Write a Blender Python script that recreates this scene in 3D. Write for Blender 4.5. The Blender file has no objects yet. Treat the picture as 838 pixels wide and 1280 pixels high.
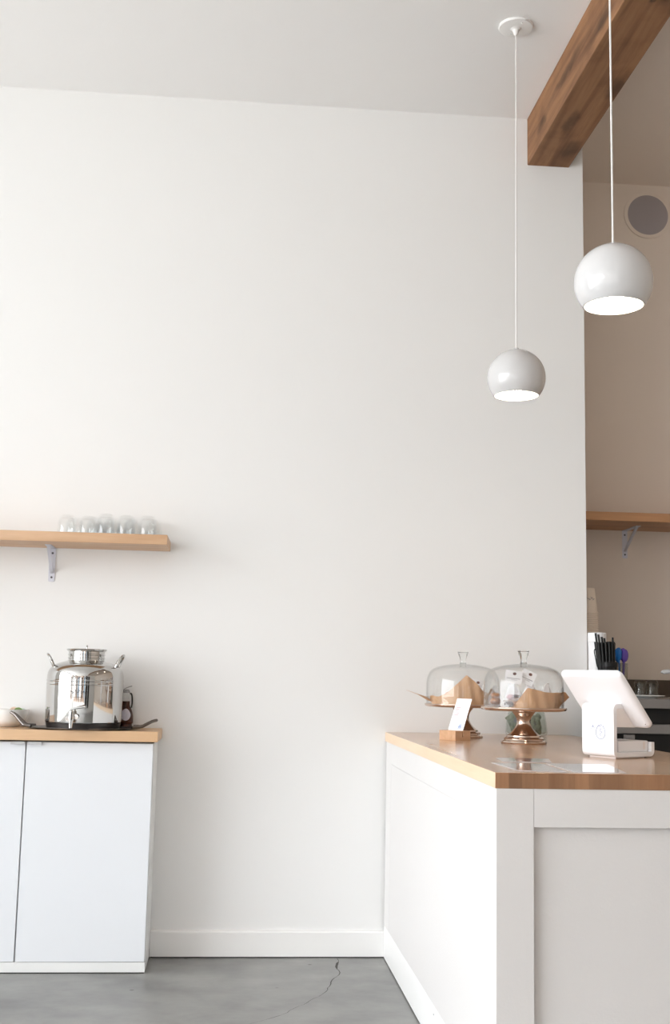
import bpy, bmesh, math, random
from mathutils import Vector, Matrix
random.seed(7)
R = math.radians
PI = math.pi
S = bpy.context.scene
COL = S.collection

# ------------------------------------------------------------------ camera
cam_d = bpy.data.cameras.new('camera')
cam_d.sensor_fit = 'VERTICAL'; cam_d.sensor_height = 36.0
cam_d.lens = 1462.75 / 1280 * 36.0
cam_d.clip_start = 0.05; cam_d.clip_end = 200
cam = bpy.data.objects.new('camera', cam_d); COL.objects.link(cam)
yaw, pitch, roll = .0866138, .1396753, .0207195
f = Vector((math.sin(yaw)*math.cos(pitch), math.cos(yaw)*math.cos(pitch), math.sin(pitch)))
rt = Vector((math.cos(yaw), -math.sin(yaw), 0)); up = rt.cross(f)
rt2 = math.cos(roll)*rt + math.sin(roll)*up
up2 = -math.sin(roll)*rt + math.cos(roll)*up
m3 = Matrix((rt2, up2, -f)).transposed()
cam.matrix_world = Matrix.Translation((0, 0, 1.1425)) @ m3.to_4x4()
S.camera = cam

# ------------------------------------------------------------------ world, daylight, exposure
SKY = 7.5
w = bpy.data.worlds.new('world'); S.world = w; w.use_nodes = True
nt = w.node_tree; nt.nodes.clear()
wo = nt.nodes.new('ShaderNodeOutputWorld'); bg = nt.nodes.new('ShaderNodeBackground')
geo = nt.nodes.new('ShaderNodeTexCoord'); sep = nt.nodes.new('ShaderNodeSeparateXYZ')
rmp = nt.nodes.new('ShaderNodeValToRGB')
nt.links.new(geo.outputs['Generated'], sep.inputs[0]); 
mr = nt.nodes.new('ShaderNodeMapRange'); mr.inputs[1].default_value = -1; mr.inputs[2].default_value = 1
nt.links.new(sep.outputs[2], mr.inputs[0]); nt.links.new(mr.outputs[0], rmp.inputs[0])
e = rmp.color_ramp.elements
e[0].position = 0.46; e[0].color = (.84, .85, .85, 1)
e[1].position = 0.52; e[1].color = (.905, .95, 1.0, 1)
nt.links.new(rmp.outputs[0], bg.inputs[0]); bg.inputs[1].default_value = SKY
nt.links.new(bg.outputs[0], wo.inputs[0])

def portal(name, loc, rot, sx, sy):
    l = bpy.data.lights.new(name, 'AREA'); l.shape = 'RECTANGLE'; l.size = sx; l.size_y = sy
    l.cycles.is_portal = True
    o = bpy.data.objects.new(name, l); COL.objects.link(o); o.location = loc; o.rotation_euler = rot
# left shop window and street window behind the viewer
LW = (-3.3, 3.7, .25, 3.4)        # y0 y1 z0 z1 in the left wall
FW = (-4.7, .3, .25, 3.3)          # x0 x1 z0 z1 in the front wall
XL, XR, YF, YB, YK, H = -5.2, 5.2, -3.6, 4.998, 5.6292, 3.7057
portal('window_daylight', (XL-.05, (LW[0]+LW[1])/2, (LW[2]+LW[3])/2), (0, R(-90), 0), LW[3]-LW[2], LW[1]-LW[0])
portal('window_daylight', ((FW[0]+FW[1])/2, YF-.05, (FW[2]+FW[3])/2), (R(90), 0, 0), FW[1]-FW[0], FW[3]-FW[2])
S.view_settings.view_transform = 'Standard'; S.view_settings.look = 'None'
S.view_settings.gamma = 1; S.view_settings.use_curve_mapping = False
S.view_settings.exposure = 0.31
S.cycles.max_bounces = 12; S.cycles.diffuse_bounces = 6; S.cycles.transmission_bounces = 10
S.cycles.glossy_bounces = 5; S.cycles.transparent_max_bounces = 12
S.cycles.sample_clamp_indirect = 6

# ------------------------------------------------------------------ materials
def lin(c):
    return tuple(((v/255)/12.92 if v/255 <= .04045 else ((v/255+.055)/1.055)**2.4) for v in c)
def setin(b, k, v):
    if k in b.inputs: b.inputs[k].default_value = v
def pm(name, rgb, rough=.5, metal=0, **kw):
    """plain procedural material: colour with a faint noise, optional bump"""
    m = bpy.data.materials.new(name); m.use_nodes = True
    t = m.node_tree; b = t.nodes['Principled BSDF']
    c = lin(rgb)
    b.inputs['Base Color'].default_value = (*c, 1)
    b.inputs['Roughness'].default_value = rough; b.inputs['Metallic'].default_value = metal
    setin(b, 'Coat Weight', kw.get('coat', 0)); setin(b, 'Coat Roughness', kw.get('coat_r', .08))
    setin(b, 'Transmission Weight', kw.get('trans', 0)); setin(b, 'IOR', kw.get('ior', 1.45))
    setin(b, 'Subsurface Weight', 0)
    if 'emit' in kw:
        setin(b, 'Emission Color', (*kw.get('ecol', (1, 1, 1)), 1)); setin(b, 'Emission Strength', kw['emit'])
    tc = t.nodes.new('ShaderNodeTexCoord')
    if kw.get('var', 0):
        n = t.nodes.new('ShaderNodeTexNoise'); n.inputs['Scale'].default_value = kw.get('vscale', 6); n.inputs['Detail'].default_value = 5
        mp = t.nodes.new('ShaderNodeMapping'); mp.inputs['Scale'].default_value = kw.get('vstretch', (1, 1, 1))
        t.links.new(tc.outputs['Object'], mp.inputs[0]); t.links.new(mp.outputs[0], n.inputs['Vector'])
        mx = t.nodes.new('ShaderNodeMix'); mx.data_type = 'RGBA'
        v = kw['var']
        mx.inputs[6].default_value = (*[max(0, x*(1-v)) for x in c], 1); mx.inputs[7].default_value = (*[min(1, x*(1+v)) for x in c], 1)
        t.links.new(n.outputs[0], mx.inputs[0]); t.links.new(mx.outputs[2], b.inputs['Base Color'])
    if kw.get('bump', 0):
        n = t.nodes.new('ShaderNodeTexNoise'); n.inputs['Scale'].default_value = kw.get('bscale', 200); n.inputs['Detail'].default_value = 4
        t.links.new(tc.outputs['Object'], n.inputs['Vector'])
        bp = t.nodes.new('ShaderNodeBump'); bp.inputs['Strength'].default_value = kw['bump']; bp.inputs['Distance'].default_value = kw.get('bdist', .002)
        t.links.new(n.outputs[0], bp.inputs['Height']); t.links.new(bp.outputs[0], b.inputs['Normal'])
    return m

def wood(name, c1, c2, grain_axis='Y', rough=.35, stave=None, knots=False, coat=0, gscale=14):
    """long-grained wood; stave = (axis, width) adds glued staves with tones of their own"""
    m = bpy.data.materials.new(name); m.use_nodes = True
    t = m.node_tree; b = t.nodes['Principled BSDF']; L = t.links.new
    b.inputs['Roughness'].default_value = rough; setin(b, 'Coat Weight', coat); setin(b, 'Coat Roughness', .12)
    tc = t.nodes.new('ShaderNodeTexCoord'); mp = t.nodes.new('ShaderNodeMapping')
    sc = {'X': (.06, 1, 1), 'Y': (1, .06, 1), 'Z': (1, 1, .06)}[grain_axis]
    mp.inputs['Scale'].default_value = [v*gscale for v in sc]
    L(tc.outputs['Object'], mp.inputs[0])
    off = None
    if stave:
        sp = t.nodes.new('ShaderNodeSeparateXYZ'); L(tc.outputs['Object'], sp.inputs[0])
        ax = 'XYZ'.index(stave[0])
        wn = t.nodes.new('ShaderNodeTexNoise'); wn.noise_dimensions = '1D'; wn.inputs['Scale'].default_value = 5
        L(sp.outputs[ax], wn.inputs['W'])
        wob = t.nodes.new('ShaderNodeMath'); wob.operation = 'MULTIPLY_ADD'; wob.inputs[1].default_value = .05
        L(wn.outputs[0], wob.inputs[0]); L(sp.outputs[ax], wob.inputs[2])
        dv = t.nodes.new('ShaderNodeMath'); dv.operation = 'DIVIDE'; dv.inputs[1].default_value = stave[1]; L(wob.outputs[0], dv.inputs[0])
        fl = t.nodes.new('ShaderNodeMath'); fl.operation = 'FLOOR'; L(dv.outputs[0], fl.inputs[0])
        wh = t.nodes.new('ShaderNodeTexWhiteNoise'); wh.noise_dimensions = '1D'; L(fl.outputs[0], wh.inputs['W'])
        off = wh
        ad = t.nodes.new('ShaderNodeVectorMath'); ad.operation = 'ADD'; L(mp.outputs[0], ad.inputs[0])
        ml = t.nodes.new('ShaderNodeVectorMath'); ml.operation = 'SCALE'; ml.inputs['Scale'].default_value = 20; L(wh.outputs['Color'], ml.inputs[0]); L(ml.outputs[0], ad.inputs[1])
        src = ad.outputs[0]
    else: src = mp.outputs[0]
    n = t.nodes.new('ShaderNodeTexNoise'); n.inputs['Scale'].default_value = 1.2; n.inputs['Detail'].default_value = 7; n.inputs['Roughness'].default_value = .62; n.inputs['Distortion'].default_value = .5
    L(src, n.inputs['Vector'])
    rp = t.nodes.new('ShaderNodeValToRGB'); e = rp.color_ramp.elements
    e[0].position = .3; e[0].color = (*lin(c1), 1); e[1].position = .7; e[1].color = (*lin(c2), 1)
    L(n.outputs[0], rp.inputs[0]); out = rp.outputs[0]
    if off is not None:
        mm = t.nodes.new('ShaderNodeMapRange'); mm.inputs[3].default_value = stave[2] if len(stave) > 2 else .82; mm.inputs[4].default_value = 1.08
        L(off.outputs['Value'], mm.inputs[0])
        mx = t.nodes.new('ShaderNodeVectorMath'); mx.operation = 'SCALE'; L(out, mx.inputs[0]); L(mm.outputs[0], mx.inputs['Scale']); out = mx.outputs[0]
    if knots:
        nz = t.nodes.new('ShaderNodeTexNoise'); nz.inputs['Scale'].default_value = 9; nz.inputs['Detail'].default_value = 4; L(tc.outputs['Object'], nz.inputs['Vector'])
        warp = t.nodes.new('ShaderNodeVectorMath'); warp.operation = 'MULTIPLY_ADD'; warp.inputs[1].default_value = (.07, .16, .07)
        L(nz.outputs['Color'], warp.inputs[0]); L(tc.outputs['Object'], warp.inputs[2])
        def spot(c, r, ramp):
            sb = t.nodes.new('ShaderNodeVectorMath'); sb.operation = 'SUBTRACT'; sb.inputs[1].default_value = (c[0]+.035, c[1]+.08, c[2]+.035); L(warp.outputs[0], sb.inputs[0])
            ms = t.nodes.new('ShaderNodeVectorMath'); ms.operation = 'MULTIPLY'; ms.inputs[1].default_value = (1/r[0], 1/r[1], 1/r[2]); L(sb.outputs[0], ms.inputs[0])
            ln = t.nodes.new('ShaderNodeVectorMath'); ln.operation = 'LENGTH'; L(ms.outputs[0], ln.inputs[0])
            rr = t.nodes.new('ShaderNodeValToRGB'); el = rr.color_ramp.elements
            el[0].position = 0; el[0].color = (ramp[0][1],)*3+(1,); el[1].position = 1; el[1].color = (1, 1, 1, 1)
            for p_, c_ in ramp[1:]: q_ = el.new(p_); q_.color = (c_,)*3+(1,)
            L(ln.outputs['Value'], rr.inputs[0]); return rr.outputs[0]
        KN = [(0, .75), (.25, .7), (.42, .28), (.55, .5), (.7, .85)]; ST = [(0, .45), (.5, .6), (.8, .9)]
        kk = None
        for c_, r_, q_ in (((1.435, 3.585, 3.48), (.045, .10, .3), KN), ((1.385, 3.63, 3.48), (.03, .05, .3), KN), ((1.455, 4.26, 3.48), (.05, .13, .3), ST), ((1.44, 4.83, 3.48), (.055, .12, .09), ST),
                           ((1.36, 4.55, 3.48), (.03, .16, .08), ST), ((1.287, 4.35, 3.60), (.06, .30, .03), ST), ((1.287, 4.75, 3.56), (.05, .12, .04), ST), ((1.287, 3.9, 3.55), (.06, .14, .05), ST)):
            sp_ = spot(c_, r_, q_)
            if kk is None: kk = sp_
            else:
                mm_ = t.nodes.new('ShaderNodeVectorMath'); mm_.operation = 'MULTIPLY'; L(kk, mm_.inputs[0]); L(sp_, mm_.inputs[1]); kk = mm_.outputs[0]
        # broad stains
        ns = t.nodes.new('ShaderNodeTexNoise'); ns.inputs['Scale'].default_value = 5; ns.inputs['Detail'].default_value = 4; L(tc.outputs['Object'], ns.inputs['Vector'])
        sr = t.nodes.new('ShaderNodeValToRGB'); q = sr.color_ramp.elements; q[0].position = .34; q[0].color = (.78, .75, .72, 1); q[1].position = .5; q[1].color = (1, 1, 1, 1)
        L(ns.outputs[0], sr.inputs[0])
        m1 = t.nodes.new('ShaderNodeVectorMath'); m1.operation = 'MULTIPLY'; L(out, m1.inputs[0]); L(kk, m1.inputs[1])
        m2 = t.nodes.new('ShaderNodeVectorMath'); m2.operation = 'MULTIPLY'; L(m1.outputs[0], m2.inputs[0]); L(sr.outputs[0], m2.inputs[1]); out = m2.outputs[0]
    L(out, b.inputs['Base Color'])
    bp = t.nodes.new('ShaderNodeBump'); bp.inputs['Strength'].default_value = .12; bp.inputs['Distance'].default_value = .001
    L(n.outputs[0], bp.inputs['Height']); L(bp.outputs[0], b.inputs['Normal'])
    return m

def glass(name, rgb=(250, 252, 251), rough=0.0, ior=1.45):
    m = pm(name, rgb, rough, trans=1.0, ior=ior); return m
def thin_glass(name, tint=(.992, .995, .994), edge=(.78, .80, .81), edge_pow=.32, gl_c=.8):
    """thin blown glass: clear face-on, greyer and more mirror-like at a slant"""
    m = bpy.data.materials.new(name); m.use_nodes = True; t = m.node_tree; t.nodes.clear(); L = t.links.new
    out = t.nodes.new('ShaderNodeOutputMaterial'); tr = t.nodes.new('ShaderNodeBsdfTransparent'); gl = t.nodes.new('ShaderNodeBsdfGlossy')
    gl.inputs['Roughness'].default_value = .01; gl.inputs['Color'].default_value = (gl_c, gl_c, gl_c, 1)
    lw = t.nodes.new('ShaderNodeLayerWeight'); lw.inputs['Blend'].default_value = edge_pow
    rp = t.nodes.new('ShaderNodeValToRGB'); e = rp.color_ramp.elements
    e[0].position = .72; e[0].color = (*tint, 1); e[1].position = 1; e[1].color = (*edge, 1)
    L(lw.outputs['Facing'], rp.inputs[0]); L(rp.outputs[0], tr.inputs[0])
    fr = t.nodes.new('ShaderNodeFresnel'); fr.inputs['IOR'].default_value = 1.45
    # outside and inside of the wall alike: the same Fresnel share
    ge = t.nodes.new('ShaderNodeNewGeometry'); mi = t.nodes.new('ShaderNodeMix'); mi.data_type = 'FLOAT'
    f2 = t.nodes.new('ShaderNodeFresnel'); f2.inputs['IOR'].default_value = 1/1.45
    L(ge.outputs['Backfacing'], mi.inputs[0]); L(fr.outputs[0], mi.inputs[2]); L(f2.outputs[0], mi.inputs[3])
    mn = t.nodes.new('ShaderNodeMath'); mn.operation = 'MINIMUM'; mn.inputs[1].default_value = .6; L(mi.outputs[0], mn.inputs[0])
    mx = t.nodes.new('ShaderNodeMixShader'); L(mn.outputs[0], mx.inputs[0]); L(tr.outputs[0], mx.inputs[1]); L(gl.outputs[0], mx.inputs[2])
    L(mx.outputs[0], out.inputs[0]); return m
def film(name, rgb, alpha=.35, rough=.12):
    """thin clear film: partly see-through, glossy"""
    m = pm(name, rgb, rough); m.node_tree.nodes['Principled BSDF'].inputs['Alpha'].default_value = alpha
    return m

def floor_mat():
    m = bpy.data.materials.new('polished_concrete'); m.use_nodes = True
    t = m.node_tree; b = t.nodes['Principled BSDF']; L = t.links.new
    tc = t.nodes.new('ShaderNodeTexCoord')
    def noise(s, st=(1, 1, 1), d=6):
        mp = t.nodes.new('ShaderNodeMapping'); mp.inputs['Scale'].default_value = st; L(tc.outputs['Object'], mp.inputs[0])
        n = t.nodes.new('ShaderNodeTexNoise'); n.inputs['Scale'].default_value = s; n.inputs['Detail'].default_value = d; n.inputs['Roughness'].default_value = .6
        L(mp.outputs[0], n.inputs['Vector']); return n
    n1 = noise(1.7); n2 = noise(5, (1, 1.35, 1)); n3 = noise(60)
    r1 = t.nodes.new('ShaderNodeValToRGB'); e = r1.color_ramp.elements
    e[0].position = .34; e[0].color = (*lin((113, 113, 111)), 1); e[1].position = .66; e[1].color = (*lin((160, 160, 157)), 1)
    mx = t.nodes.new('ShaderNodeMath'); mx.operation = 'MULTIPLY_ADD'; mx.inputs[1].default_value = .5
    L(n2.outputs[0], mx.inputs[0])
    h = t.nodes.new('ShaderNodeMath'); h.operation = 'MULTIPLY'; h.inputs[1].default_value = .5; L(n1.outputs[0], h.inputs[0]); L(h.outputs[0], mx.inputs[2])
    L(mx.outputs[0], r1.inputs[0])
    # small dark pits
    vo = t.nodes.new('ShaderNodeTexVoronoi'); vo.inputs['Scale'].default_value = 7; L(tc.outputs['Object'], vo.inputs['Vector'])
    r2 = t.nodes.new('ShaderNodeValToRGB'); q = r2.color_ramp.elements; q[0].position = .04; q[0].color = (.45, .43, .42, 1); q[1].position = .08; q[1].color = (1, 1, 1, 1)
    L(vo.outputs['Distance'], r2.inputs[0])
    ml = t.nodes.new('ShaderNodeVectorMath'); ml.operation = 'MULTIPLY'; L(r1.outputs[0], ml.inputs[0]); L(r2.outputs[0], ml.inputs[1])
    L(ml.outputs[0], b.inputs['Base Color'])
    rr = t.nodes.new('ShaderNodeMapRange'); rr.inputs[3].default_value = .3; rr.inputs[4].default_value = .55; L(n2.outputs[0], rr.inputs[0]); L(rr.outputs[0], b.inputs['Roughness'])
    bp = t.nodes.new('ShaderNodeBump'); bp.inputs['Strength'].default_value = .08; bp.inputs['Distance'].default_value = .002; L(n3.outputs[0], bp.inputs['Height']); L(bp.outputs[0], b.inputs['Normal'])
    return m

M = dict(
    wall=pm('white_wall_paint', (234, 233.5, 232), .6, bump=.12, bscale=90, bdist=.001),
    ceil=pm('white_ceiling_paint', (244, 243, 242), .8, bump=.1, bscale=90, bdist=.001),
    kwall=pm('taupe_wall_paint', (222, 209, 196), .7, bump=.25, bscale=140, bdist=.0015),
    kceil=pm('kitchen_ceiling_paint', (228, 216, 204), .8, bump=.2, bscale=120, bdist=.001),
    trim=pm('white_trim_paint', (238, 237, 235), .4),
    gap=pm('gap_shade', (40, 36, 34), .8),  # near-black colour standing in for shadow inside thin gaps
    floor=floor_mat(),
    crack=pm('crack_dirt', (80, 78, 75), .9),
    bar=pm('white_bar_paint', (225, 222, 220), .45, bump=.35, bscale=170, bdist=.0015),
    gloss=pm('glossy_white_door', (228, 231, 235), .3, coat=.25, coat_r=.2),
    carcass=pm('white_carcass', (232, 233, 232), .35),
    pull=pm('white_metal_pull', (200, 202, 204), .35, .0),
    maple=wood('maple_top', (190, 148, 114), (222, 184, 150), 'Y', .24, ('X', .042, .84), coat=.4),
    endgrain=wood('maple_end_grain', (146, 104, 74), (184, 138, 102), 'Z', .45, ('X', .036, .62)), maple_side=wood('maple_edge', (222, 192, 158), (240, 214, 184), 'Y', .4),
    oak=wood('oak_shelf', (190, 150, 114), (216, 180, 146), 'X', .45, gscale=16),
    oak2=wood('oak_shelf_kitchen', (170, 122, 84), (196, 148, 106), 'X', .5, gscale=16),
    birch=wood('birch_worktop', (202, 162, 122), (222, 186, 148), 'X', .4, gscale=12),
    beam=wood('rough_beam', (108, 72, 46), (160, 116, 80), 'Y', .75, knots=True, gscale=16),
    block=wood('card_block_wood', (196, 150, 112), (222, 182, 146), 'Y', .5, gscale=20),
    enamel=pm('white_enamel', (208, 207, 207), .12, coat=.6, coat_r=.03),
    inner=pm('white_enamel_inside', (246, 244, 238), .4),
    cord=pm('white_cord', (232, 230, 228), .5),
    bulb=pm('lit_bulb', (255, 250, 240), .4, emit=22, ecol=(1, .93, .82)),
    steel=pm('polished_steel', (196, 195, 193), .06, 1.0),
    steel2=pm('brushed_steel', (150, 148, 148), .38, 1.0),
    pewter=pm('dark_pewter', (112, 106, 102), .3, 1.0, var=.2, vscale=30),
    darkbase=pm('dark_band', (70, 66, 64), .35, .9),
    bracket=pm('grey_bracket', (204, 205, 214), .4, .3),
    screw=pm('screw_head', (90, 92, 98), .35, .9),
    copper=pm('worn_copper', (206, 186, 172), .18, 1.0, var=.22, vscale=14, bump=.12, bscale=24, bdist=.002),
    glass=thin_glass('clear_glass'), solidglass=glass('solid_glass'), tumglass=thin_glass('shelf_tumbler_glass', (.99, .995, .995), (.66, .68, .68), .32, 1.0), glassd=thin_glass('jar_glass', (.93, .95, .935), (.45, .50, .47)),
    kraft=pm('kraft_paper', (206, 166, 130), .75, var=.1, vscale=18, bump=.4, bscale=40, bdist=.004),
    pastry=pm('baked_crust', (176, 120, 72), .7, var=.3, vscale=60, bump=.5, bscale=60, bdist=.004),
    choc=pm('dark_filling', (70, 44, 40), .6, var=.3, vscale=60),
    berry=pm('red_filling', (150, 48, 60), .5, var=.3, vscale=60),
    cello=film('clear_bag_film', (235, 236, 240), .2, .1),
    cellow=film('milky_bag_film', (238, 236, 238), .72, .2),
    card=pm('white_card', (244, 244, 246), .5), ink=pm('brown_ink', (110, 74, 66), .7), greyink=pm('grey_ink', (140, 138, 144), .7),
    pinkink=pm('pink_ink', (196, 120, 132), .7), blueink=pm('pale_blue_ink', (120, 156, 210), .7),
    tablet=pm('white_plastic', (242, 242, 244), .28, coat=.3), tabin=pm('white_plastic_inner', (238, 232, 228), .4),
    emboss=pm('grey_emblem', (168, 174, 196), .7), screen=pm('black_screen', (12, 12, 14), .08, coat=1),
    black=pm('black_plastic', (14, 14, 15), .5), matblack=pm('matt_black', (14, 13, 13), .6),
    amber=pm('amber_glass', (92, 40, 22), .05, trans=.75, ior=1.45), label=pm('round_label', (206, 202, 214), .5),
    china=pm('white_china', (240, 240, 238), .15, coat=.5), lime=pm('lime_green', (120, 150, 84), .4), pale=pm('pale_green', (214, 228, 212), .3, trans=.3),
    lemon=pm('pale_peach', (232, 206, 186), .5),
    bill=pm('green_banknote', (150, 156, 140), .7, var=.75, vscale=70), sheet=pm('clear_menu_sleeve', (214, 214, 220), .04, coat=1),
    grille=pm('grey_speaker_grille', (160, 152, 152), .7, bump=.6, bscale=600, bdist=.002), spring=pm('speaker_ring', (222, 209, 196), .5),
    papercup=pm('pale_paper_cup', (238, 224, 208), .6), canister=pm('white_canister', (236, 236, 238), .3),
    blue=pm('blue_plastic', (28, 110, 190), .3), purple=pm('purple_plastic', (98, 72, 168), .3), darkglass=thin_glass('tumbler_glass', (.86, .86, .84), (.45, .45, .44)),
    facade=wood('facade_siding', (120, 92, 72), (160, 130, 104), 'Z', .8, ('X', .8, .5)), teal=pm('teal_shop_front', (60, 96, 116), .5), pave=pm('pale_pavement', (176, 172, 166), .8),
    splash=pm('dark_splash', (78, 68, 60), .35, .8), rubber=pm('black_rubber', (24, 22, 22), .5),
)

# ------------------------------------------------------------------ mesh helpers
def finish(bm, sharp=20):
    bm.normal_update()
    for e in bm.edges:
        if len(e.link_faces) == 2:
            e.smooth = e.calc_face_angle(0) < R(sharp)
        else: e.smooth = False
    for fc in bm.faces: fc.smooth = True
def obj(name, bm, mat, parent=None, loc=None, rot=None, sharp=20, recalc=True):
    if recalc: bmesh.ops.recalc_face_normals(bm, faces=bm.faces)
    finish(bm, sharp)
    me = bpy.data.meshes.new(name); bm.to_mesh(me); bm.free()
    for mm in (mat if isinstance(mat, (list, tuple)) else [mat]): me.materials.append(mm)
    o = bpy.data.objects.new(name, me); COL.objects.link(o)
    if parent: o.parent = parent
    if loc: o.location = loc
    if rot: o.rotation_euler = rot
    return o
def thing(name, label, cat, loc=(0, 0, 0), rotz=0, group=None):
    o = bpy.data.objects.new(name, None); COL.objects.link(o); o.empty_display_size = .05
    o.location = loc; o.rotation_euler = (0, 0, rotz); o['label'] = label; o['category'] = cat
    if group: o['group'] = group
    return o
def tag(o, label, cat, group=None):
    o['label'] = label; o['category'] = cat
    if group: o['group'] = group
    return o
def struct(name, bm, mat, parent=None, **k):
    o = obj(name, bm, mat, parent, **k)
    if not parent: o['kind'] = 'structure'
    return o
def add_box(bm, x0, x1, y0, y1, z0, z1, bev=0, seg=2):
    r = bmesh.ops.create_cube(bm, size=1); vs = r['verts']
    for v in vs: v.co = Vector(((x0+x1)/2+v.co.x*(x1-x0), (y0+y1)/2+v.co.y*(y1-y0), (z0+z1)/2+v.co.z*(z1-z0)))
    if bev:
        es = list({e for v in vs for e in v.link_edges})
        bmesh.ops.bevel(bm, geom=es, offset=bev, segments=seg, affect='EDGES', profile=.5)
    return bm
def box(*a, **k): return add_box(bmesh.new(), *a, **k)
def add_lathe(bm, prof, n=48, cx=0, cy=0, z=0, closed=False, sx=1, sy=1, fn=None):
    """prof: list of (r, z); r=0 makes a pole"""
    rings = []
    for r, zz in prof:
        if r < 1e-6: rings.append([bm.verts.new((cx, cy, z+zz))])
        else:
            ring = []
            for i in range(n):
                a = 2*PI*i/n; rr = r*(fn(a, zz) if fn else 1)
                ring.append(bm.verts.new((cx+rr*sx*math.cos(a), cy+rr*sy*math.sin(a), z+zz)))
            rings.append(ring)
    pr = list(zip(rings, rings[1:])) + ([(rings[-1], rings[0])] if closed else [])
    for a, b in pr:
        if len(a) == 1 and len(b) == 1: continue
        for i in range(n):
            j = (i+1) % n
            if len(a) == 1: bm.faces.new((a[0], b[i], b[j]))
            elif len(b) == 1: bm.faces.new((a[i], a[j], b[0]))
            else: bm.faces.new((a[i], a[j], b[j], b[i]))
    return bm
def lathe(prof, **k): return add_lathe(bmesh.new(), prof, **k)
def smooth_prof(pts, sub=6):
    """Catmull-Rom through profile points"""
    out = []; P = [pts[0]] + list(pts) + [pts[-1]]
    for i in range(1, len(P)-2):
        for s in range(sub):
            u = s/sub; q = []
            for k in range(len(pts[0])):
                a, b, c, d = P[i-1][k], P[i][k], P[i+1][k], P[i+2][k]
                q.append(.5*((2*b)+(-a+c)*u+(2*a-5*b+4*c-d)*u*u+(-a+3*b-3*c+d)*u**3))
            out.append(tuple(q))
    out.append(tuple(pts[-1])); return out
def add_tube(bm, pts, r, n=10, caps=True, closed=False):
    pts = [Vector(p) for p in pts]; N = len(pts); rings = []
    rad = r if isinstance(r, (list, tuple)) else [r]*N
    prev = None
    for i, p in enumerate(pts):
        if closed: t = pts[(i+1) % N]-pts[i-1]
        else: t = pts[min(i+1, N-1)]-pts[max(i-1, 0)]
        t.normalize()
        if prev is None:
            a = Vector((0, 0, 1)) if abs(t.z) < .9 else Vector((1, 0, 0)); nrm = t.cross(a).normalized()
        else: nrm = (prev - t*prev.dot(t)).normalized()
        prev = nrm; bn = t.cross(nrm)
        rings.append([bm.verts.new(p+rad[i]*(math.cos(2*PI*k/n)*nrm+math.sin(2*PI*k/n)*bn)) for k in range(n)])
    pr = list(zip(rings, rings[1:])) + ([(rings[-1], rings[0])] if closed else [])
    for a, b in pr:
        for k in range(n): bm.faces.new((a[k], a[(k+1) % n], b[(k+1) % n], b[k]))
    if caps and not closed:
        bm.faces.new(rings[0][::-1]); bm.faces.new(rings[-1])
    return bm
def tube(pts, r, **k): return add_tube(bmesh.new(), pts, r, **k)
def add_prism(bm, poly, axis, a0, a1):
    """extrude a 2D polygon along an axis; poly in the two other axes in order"""
    def P(p, a):
        return {'X': (a, p[0], p[1]), 'Y': (p[0], a, p[1]), 'Z': (p[0], p[1], a)}[axis]
    A = [bm.verts.new(P(p, a0)) for p in poly]; B = [bm.verts.new(P(p, a1)) for p in poly]
    bm.faces.new(A[::-1]); bm.faces.new(B)
    for i in range(len(poly)):
        j = (i+1) % len(poly); bm.faces.new((A[i], A[j], B[j], B[i]))
    return bm
def prism(*a): return add_prism(bmesh.new(), *a)
def bevel_all(bm, off, seg=2, ang=30):
    bm.normal_update()
    es = [e for e in bm.edges if len(e.link_faces) == 2 and e.calc_face_angle(0) > R(ang)]
    bmesh.ops.bevel(bm, geom=es, offset=off, segments=seg, affect='EDGES', profile=.5); return bm
def rounded_rect(w, h, r, n=6):
    out = []
    for cx, cy, a0 in ((w/2-r, h/2-r, 0), (-w/2+r, h/2-r, 90), (-w/2+r, -h/2+r, 180), (w/2-r, -h/2+r, 270)):
        for i in range(n+1): a = R(a0+90*i/n); out.append((cx+r*math.cos(a), cy+r*math.sin(a)))
    return out
def ribbon(pts, th):
    """closed outline of a band of thickness th to the left of an open 2D path"""
    L = []; N = len(pts)
    for i, p in enumerate(pts):
        a = pts[max(i-1, 0)]; b = pts[min(i+1, N-1)]; dx, dy = b[0]-a[0], b[1]-a[1]; l = math.hypot(dx, dy)
        L.append((p[0]-dy/l*th, p[1]+dx/l*th))
    return list(pts) + L[::-1]
def fillet(pts, r, n=6):
    out = [pts[0]]
    for a, p, b in zip(pts, pts[1:], pts[2:]):
        a, p, b = map(Vector, (a, p, b)); u = (a-p).normalized(); v = (b-p).normalized()
        rr = min(r, (a-p).length*.49, (b-p).length*.49)
        s, t = p+u*rr, p+v*rr
        for i in range(n+1):
            k = i/n; q = s*(1-k)**2+p*2*k*(1-k)+t*k*k; out.append((q.x, q.y))
    out.append(pts[-1]); return out
def solid(bm, th):
    """give an open sheet a thickness"""
    bm.normal_update(); g = bmesh.ops.solidify(bm, geom=bm.faces[:], thickness=th); return bm
def dup(root, loc=None, rotz=None, label=None, scale=None):
    r = root.copy(); COL.objects.link(r)
    if loc is not None: r.location = loc
    if rotz is not None: r.rotation_euler = (0, 0, rotz)
    if label: r['label'] = label
    if scale: r.scale = scale
    for ch in list(root.children):
        c = ch.copy(); COL.objects.link(c); c.parent = r
        for g in list(ch.children):
            d = g.copy(); COL.objects.link(d); d.parent = c
    return r

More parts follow.
